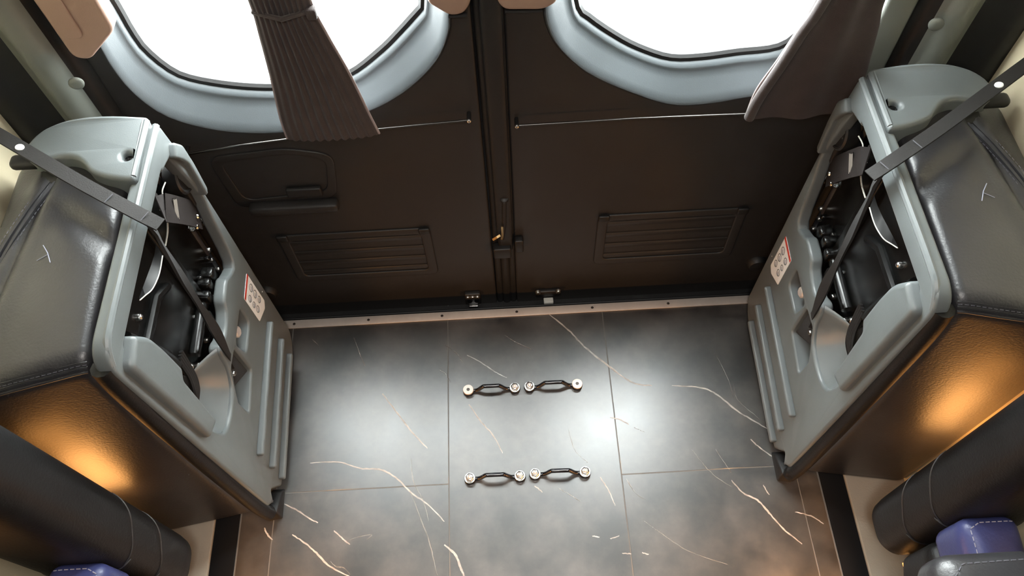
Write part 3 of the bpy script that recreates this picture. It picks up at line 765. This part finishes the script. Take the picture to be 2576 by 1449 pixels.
# ================================================================ CURTAINS AND RODS
def curtain(name, label, levels, y0, ribs, amp, z_list, hem_side):
    """levels: (x_left, x_right) at each z; a pleated, gathered cloth with real thickness"""
    n = 96; rows = []; zs = []
    Lc = [Vector((a, b, z)) for (a, b), z in zip(levels, z_list)]
    C = catmull(Lc, 8)
    g = G(); v = []
    for c in C:
        for k in range(n):
            t = k/n
            if t < .75:
                s = t/.75; x = c.x+(c.y-c.x)*s
                edge = math.sin(math.pi*min(1, max(0, s)))**.35
                y = y0-.010*edge-amp*math.cos(2*math.pi*ribs*s)*edge
            else:
                s = (t-.75)/.25; x = c.y+(c.x-c.y)*s; y = y0+.010*math.sin(math.pi*s)
            v.append(Vector((x, y, c.z)))
    m_ = len(C); f = []
    for i in range(m_-1):
        for k in range(n): f.append((i*n+k, i*n+(k+1)%n, (i+1)*n+(k+1)%n, (i+1)*n+k))
    f += [tuple(range(n))[::-1], tuple((m_-1)*n+k for k in range(n))]
    root = empty(name, (sum(levels[0])/2, y0, z_list[0])); tag(root, label, 'curtain', 'rear window curtains')
    mk('cloth', g.add(v, f), 'curtain', root, angle=80)
    e = [Vector((c.x-.001, y0, c.z)) for c in C]; r = [Vector((c.y+.001, y0, c.z)) for c in C]
    mk('hem', tube(e, .0022, 6), 'curtain_hem', root); 
    if hem_side == 2: mk('hem', tube(r, .0022, 6), 'curtain_hem', root)
    return root
CY = .952
pl = lambda x, y: px(x, y, 1, CY)
c1 = curtain('curtain', 'dark brown pleated curtain gathered across the left rear window', [(pl(728,358).x, pl(950,325).x), (pl(708,300).x, pl(925,280).x), (pl(685,200).x, pl(876,180).x), (pl(655,90).x, pl(822,90).x), (pl(632,10).x, pl(782,10).x), (-.375,-.275), (-.42,-.22), (-.44,-.20)],
    CY, 11, .0024, [pl(836,342).z, pl(820,290).z, pl(780,190).z, pl(740,90).z, pl(706,10).z, .98, 1.2, 1.46], 2)
q = pl(780, 22)
mk('tie', tube([Vector((pl(632,8).x-.003, CY, q.z)), Vector(((pl(632,8).x+q.x)/2, CY-.018, q.z-.001)), Vector((q.x+.003, CY-.004, q.z))], .004, 8), 'curtain', c1)
mk('tie_knot', pillow((q.x-.006, CY-.014, q.z-.012), (q.x+.010, CY+.004, q.z+.008), .005, n=6), 'curtain', c1)
c2_ = curtain('curtain', 'dark brown smooth curtain gathered across the right rear window', [(pl(1880,285).x, .60), (pl(1905,225).x, .60), (pl(1960,145).x, .59), (pl(2010,70).x, .58), (pl(2056,0).x, pl(2225,0).x), (.475,.575), (.45,.60), (.43,.62)],
    CY, 2, .004, [pl(1890,292).z, pl(1920,225).z, pl(1970,150).z, pl(2015,75).z, pl(2060,0).z, .98, 1.2, 1.46], 0)
mk('cloth_roll', tube(catmull([pl(1882,288)+Vector((0,-.008,0)), pl(1905,235)+Vector((0,-.012,0)), pl(1965,145)+Vector((0,-.012,0)), pl(2012,70)+Vector((0,-.012,0)), pl(2060,0)+Vector((0,-.012,0)), Vector((.48,CY-.012,1.0)), Vector((.45,CY-.01,1.4))], 6), .009, 10), 'curtain', c2_)
def rod(label, pts):
    r0 = mk('curtain_rod', tube(pts, .0022, 10), 'rod_metal'); tag(r0, label, 'rod', 'lower curtain rods')
    for p in (pts[0], pts[-1]):
        mk('rod_screw', lathe(p+Vector((0,-.004,.003)), (0,-1,.3), [(.004,0),(.0035,.003),(.002,.004)], 12), 'bolt_metal', r0)
        mk('rod_mount', tube([p, Vector((p.x, DY+.002, p.z))], .004, 8), 'plastic_black', r0)
RY = .968
rod('thin chrome curtain rod across the left rear door', [px(470,388,1,RY), px(600,366,1,RY), px(725,350,1,RY), px(950,325,1,RY), px(1180,302,1,RY)])
rod('thin chrome curtain rod across the right rear door', [px(1300,316,1,RY), px(1600,298,1,RY), px(1870,287,1,RY), px(2000,280,1,RY)])

# ================================================================ FLOOR ANCHORS
def anchor(a, b, label, flat):
    A = px(*a, 2, .012); B = px(*b, 2, .012); A.z = B.z = 0
    root = empty('floor_anchor', (A+B)/2); tag(root, label, 'floor anchor', 'seat anchors bolted to the floor')
    d = (B-A); L = d.length; d.normalize()
    P = [A+d*.006+Vector((0,0,.006)), A+d*.020+Vector((0,0,.007)), A+d*.034+Vector((0,0,.026)), A+d*.042+Vector((0,0,.028)), A+d*(L-.042)+Vector((0,0,.028)), A+d*(L-.034)+Vector((0,0,.026)), A+d*(L-.020)+Vector((0,0,.007)), A+d*(L-.006)+Vector((0,0,.006))]
    mk('bar', tube(catmull(P, 5), .0047, 10), 'anchor_black', root)
    for p, fl_ in ((A, flat[0]), (B, flat[1])):
        mk('base', lathe(p, (0,0,1), [(.0125,0),(.0125,.010),(.0115,.0115)], 24), 'anchor_black', root)
        if fl_:
            w = mk('washer', lathe(p+Vector((0,0,.0112)), (0,0,1), [(.0122,0),(.0122,.003),(.0115,.0038)], 24), 'aluminium', root)
            mk('bolt_socket', lathe(p+Vector((0,0,.0147)), (0,0,1), [(.0042,0),(.0042,.0008)], 6), 'screw_dark', root)
        else:
            w = mk('washer', lathe(p+Vector((0,0,.0112)), (0,0,1), [(.0115,0),(.0115,.0025)], 20), 'bolt_metal', root)
            mk('nut', lathe(p+Vector((0,0,.0135)), (0,0,1), [(.0092,0),(.0092,.006),(.0075,.0075),(.0045,.0078)], 6), 'bolt_metal', root)
            mk('bolt_end', lathe(p+Vector((0,0,.0205)), (0,0,1), [(.0045,0),(.0045,.003),(.003,.0042)], 14), 'aluminium', root)
anchor((1178,981), (1295,975), 'black floor anchor bar of the row nearer the doors, left of its pair', (True, False))
anchor((1332,972), (1452,966), 'black floor anchor bar of the row nearer the doors, right of its pair', (False, True))
anchor((1182,1203), (1308,1197), 'black floor anchor bar of the row farther from the doors, left of its pair', (False, False))
anchor((1346,1192), (1472,1187), 'black floor anchor bar of the row farther from the doors, right of its pair', (False, False))

# ================================================================ CHAIRS IN FRONT (partly in view) AND ADDED AMBER BARS
def chair(label):
    root = empty('captain_chair', (-.72, .1, 0)); tag(root, label, 'chair', 'chairs in front of the folded seats')
    back = pillow(None, None, .04, {'+y': .004}, 18, lambda a, b, c: Vector((-.622-.17*a, .272+.104*b, .195+.80*c)))
    bk = mk('backrest', back, 'leather_soft', root, angle=60)
    for z in (.36, .47):
        p1 = drape(back, [(-.5,.375,z+.03),(-.5,.33,z),(-.5,.28,z-.03)], (-1,0,0), 10); p2 = drape(back, [(-.63,.2,z-.032),(-.70,.2,z-.05),(-.78,.2,z-.05)], (0,1,0), 10)
        mk('seam', tube(p1+p2, .0016, 5), 'leather', bk)
    mk('seat_base', bbox((-.79, -.20, .014), (-.695, .26, .30), .02), 'plastic_black', root)
    mk('seat_cushion', pillow((-.79, -.25, .26), (-.625, .265, .40), .03, {'+z': .004}, 12), 'leather_soft', root)
    ln = pillow(None, None, .022, {'+z': .008}, 14, lambda a, b, c: Vector((-.632-.092*a, .12+.155*b, .395+.09*c+.02*b*c)))
    lm = mk('lumbar_pad', ln, 'leather_blue_lit', root)
    sp = drape(ln, [(-.645,.14,.5),(-.645,.255,.5),(-.66,.263,.5),(-.715,.263,.5)], (0,0,-1), 10, .0006)
    mk('stitching', stitches(sp, .006, .003, .0008), 'thread_light', lm)
    mk('side_bolster', pillow((-.79, .06, .40), (-.748, .20, .62), .02, n=10), 'leather_soft', root)
    ar = pillow(None, None, .03, {'+z': .01}, 14, lambda a, b, c: Vector((-.478-.15*a, -.18+.368*b, .62+.085*c)))
    am = mk('armrest', ar, 'leather', root)
    sp = drape(ar, [(-.492,-.1,.8),(-.492,.150,.8),(-.512,.172,.8),(-.61,.174,.8)], (0,0,-1), 10, .0006)
    mk('stitching', stitches(sp, .006, .003, .0008), 'thread', am)
    mk('armrest_bracket', bbox((-.60, -.10, .46), (-.56, -.04, .63), .006), 'plastic_black', root)
    mk('armrest_bracket', bbox((-.66, -.10, .37), (-.56, -.04, .47), .006), 'plastic_black', root)
    return root
def led(chair_root, a, b, aim, w, energy, spread=math.pi):
    """unseen amber bar, added to a chair as source of the orange glow: housing, diffuser and its own light"""
    a, b = Vector(a), Vector(b)
    up = Vector(aim)-(a+b)/2; up = (Vector((0,1,0)) if abs(up.y) > abs(up.x) and abs((b-a).z) > .1 else Vector((1,0,0)))
    h = mk('added_light_bar', ribbon([a-up*.006, b-up*.006], w+.01, .008, up), 'plastic_black', chair_root)
    h['label'] = 'unseen slim amber bar added for the orange glow'
    mk('diffuser', ribbon([a, b], w, .003, up), 'lamp_warm', h)
    c = XF[0]((a+b)/2+up*.004); t = XF[0](Vector(aim))
    lo = area('amber_light', c, t, (b-a).length, w, energy, (1, .45, .13), spread)
    ax = XF[0](b)-XF[0](a); z = -(t-c).normalized(); x = (ax-z*ax.dot(z)).normalized(); y = z.cross(x)
    lo.rotation_euler = Matrix((x, y, z)).transposed().to_euler()
    lo.parent = chair_root; lo.location = c-ORG[chair_root.name]
def add_glow_bars(c):
    led(c, (-.745,.385,.30), (-.745,.385,.56), (-.745,.60,.46), .07, .42*AMB)
    led(c, (-.656,.10,.236), (-.656,.26,.236), (-.30,.27,.08), .02, 5.0*AMB, math.radians(135))
    led(c, (-.775,.07,.635), (-.775,.19,.635), (-.69,.28,.50), .02, .35*AMB)
AMB = 1.0
XF[0] = lambda p: p; XF[1] = False
add_glow_bars(chair('black leather chair cut off at the bottom left corner'))
XF[0] = lambda p: Vector((-p.x, p.y+.0, p.z-.02 if p.z > .1 else p.z)); XF[1] = True
add_glow_bars(chair('black leather chair cut off at the bottom right corner'))
XF[0] = lambda p: p; XF[1] = False

area('cabin_fill', (0, .05, 1.88), (0, .05, 0), .5, .3, 7.5, (1, .96, .9))  # unseen overhead light, added as general fill
area('near_floor_fill', (0, -.15, 1.88), (0, .16, 0), .12, .12, 3, (1, .93, .86), math.radians(75))  # narrow light added to lift the floor nearest the camera
SC.render.film_transparent = False
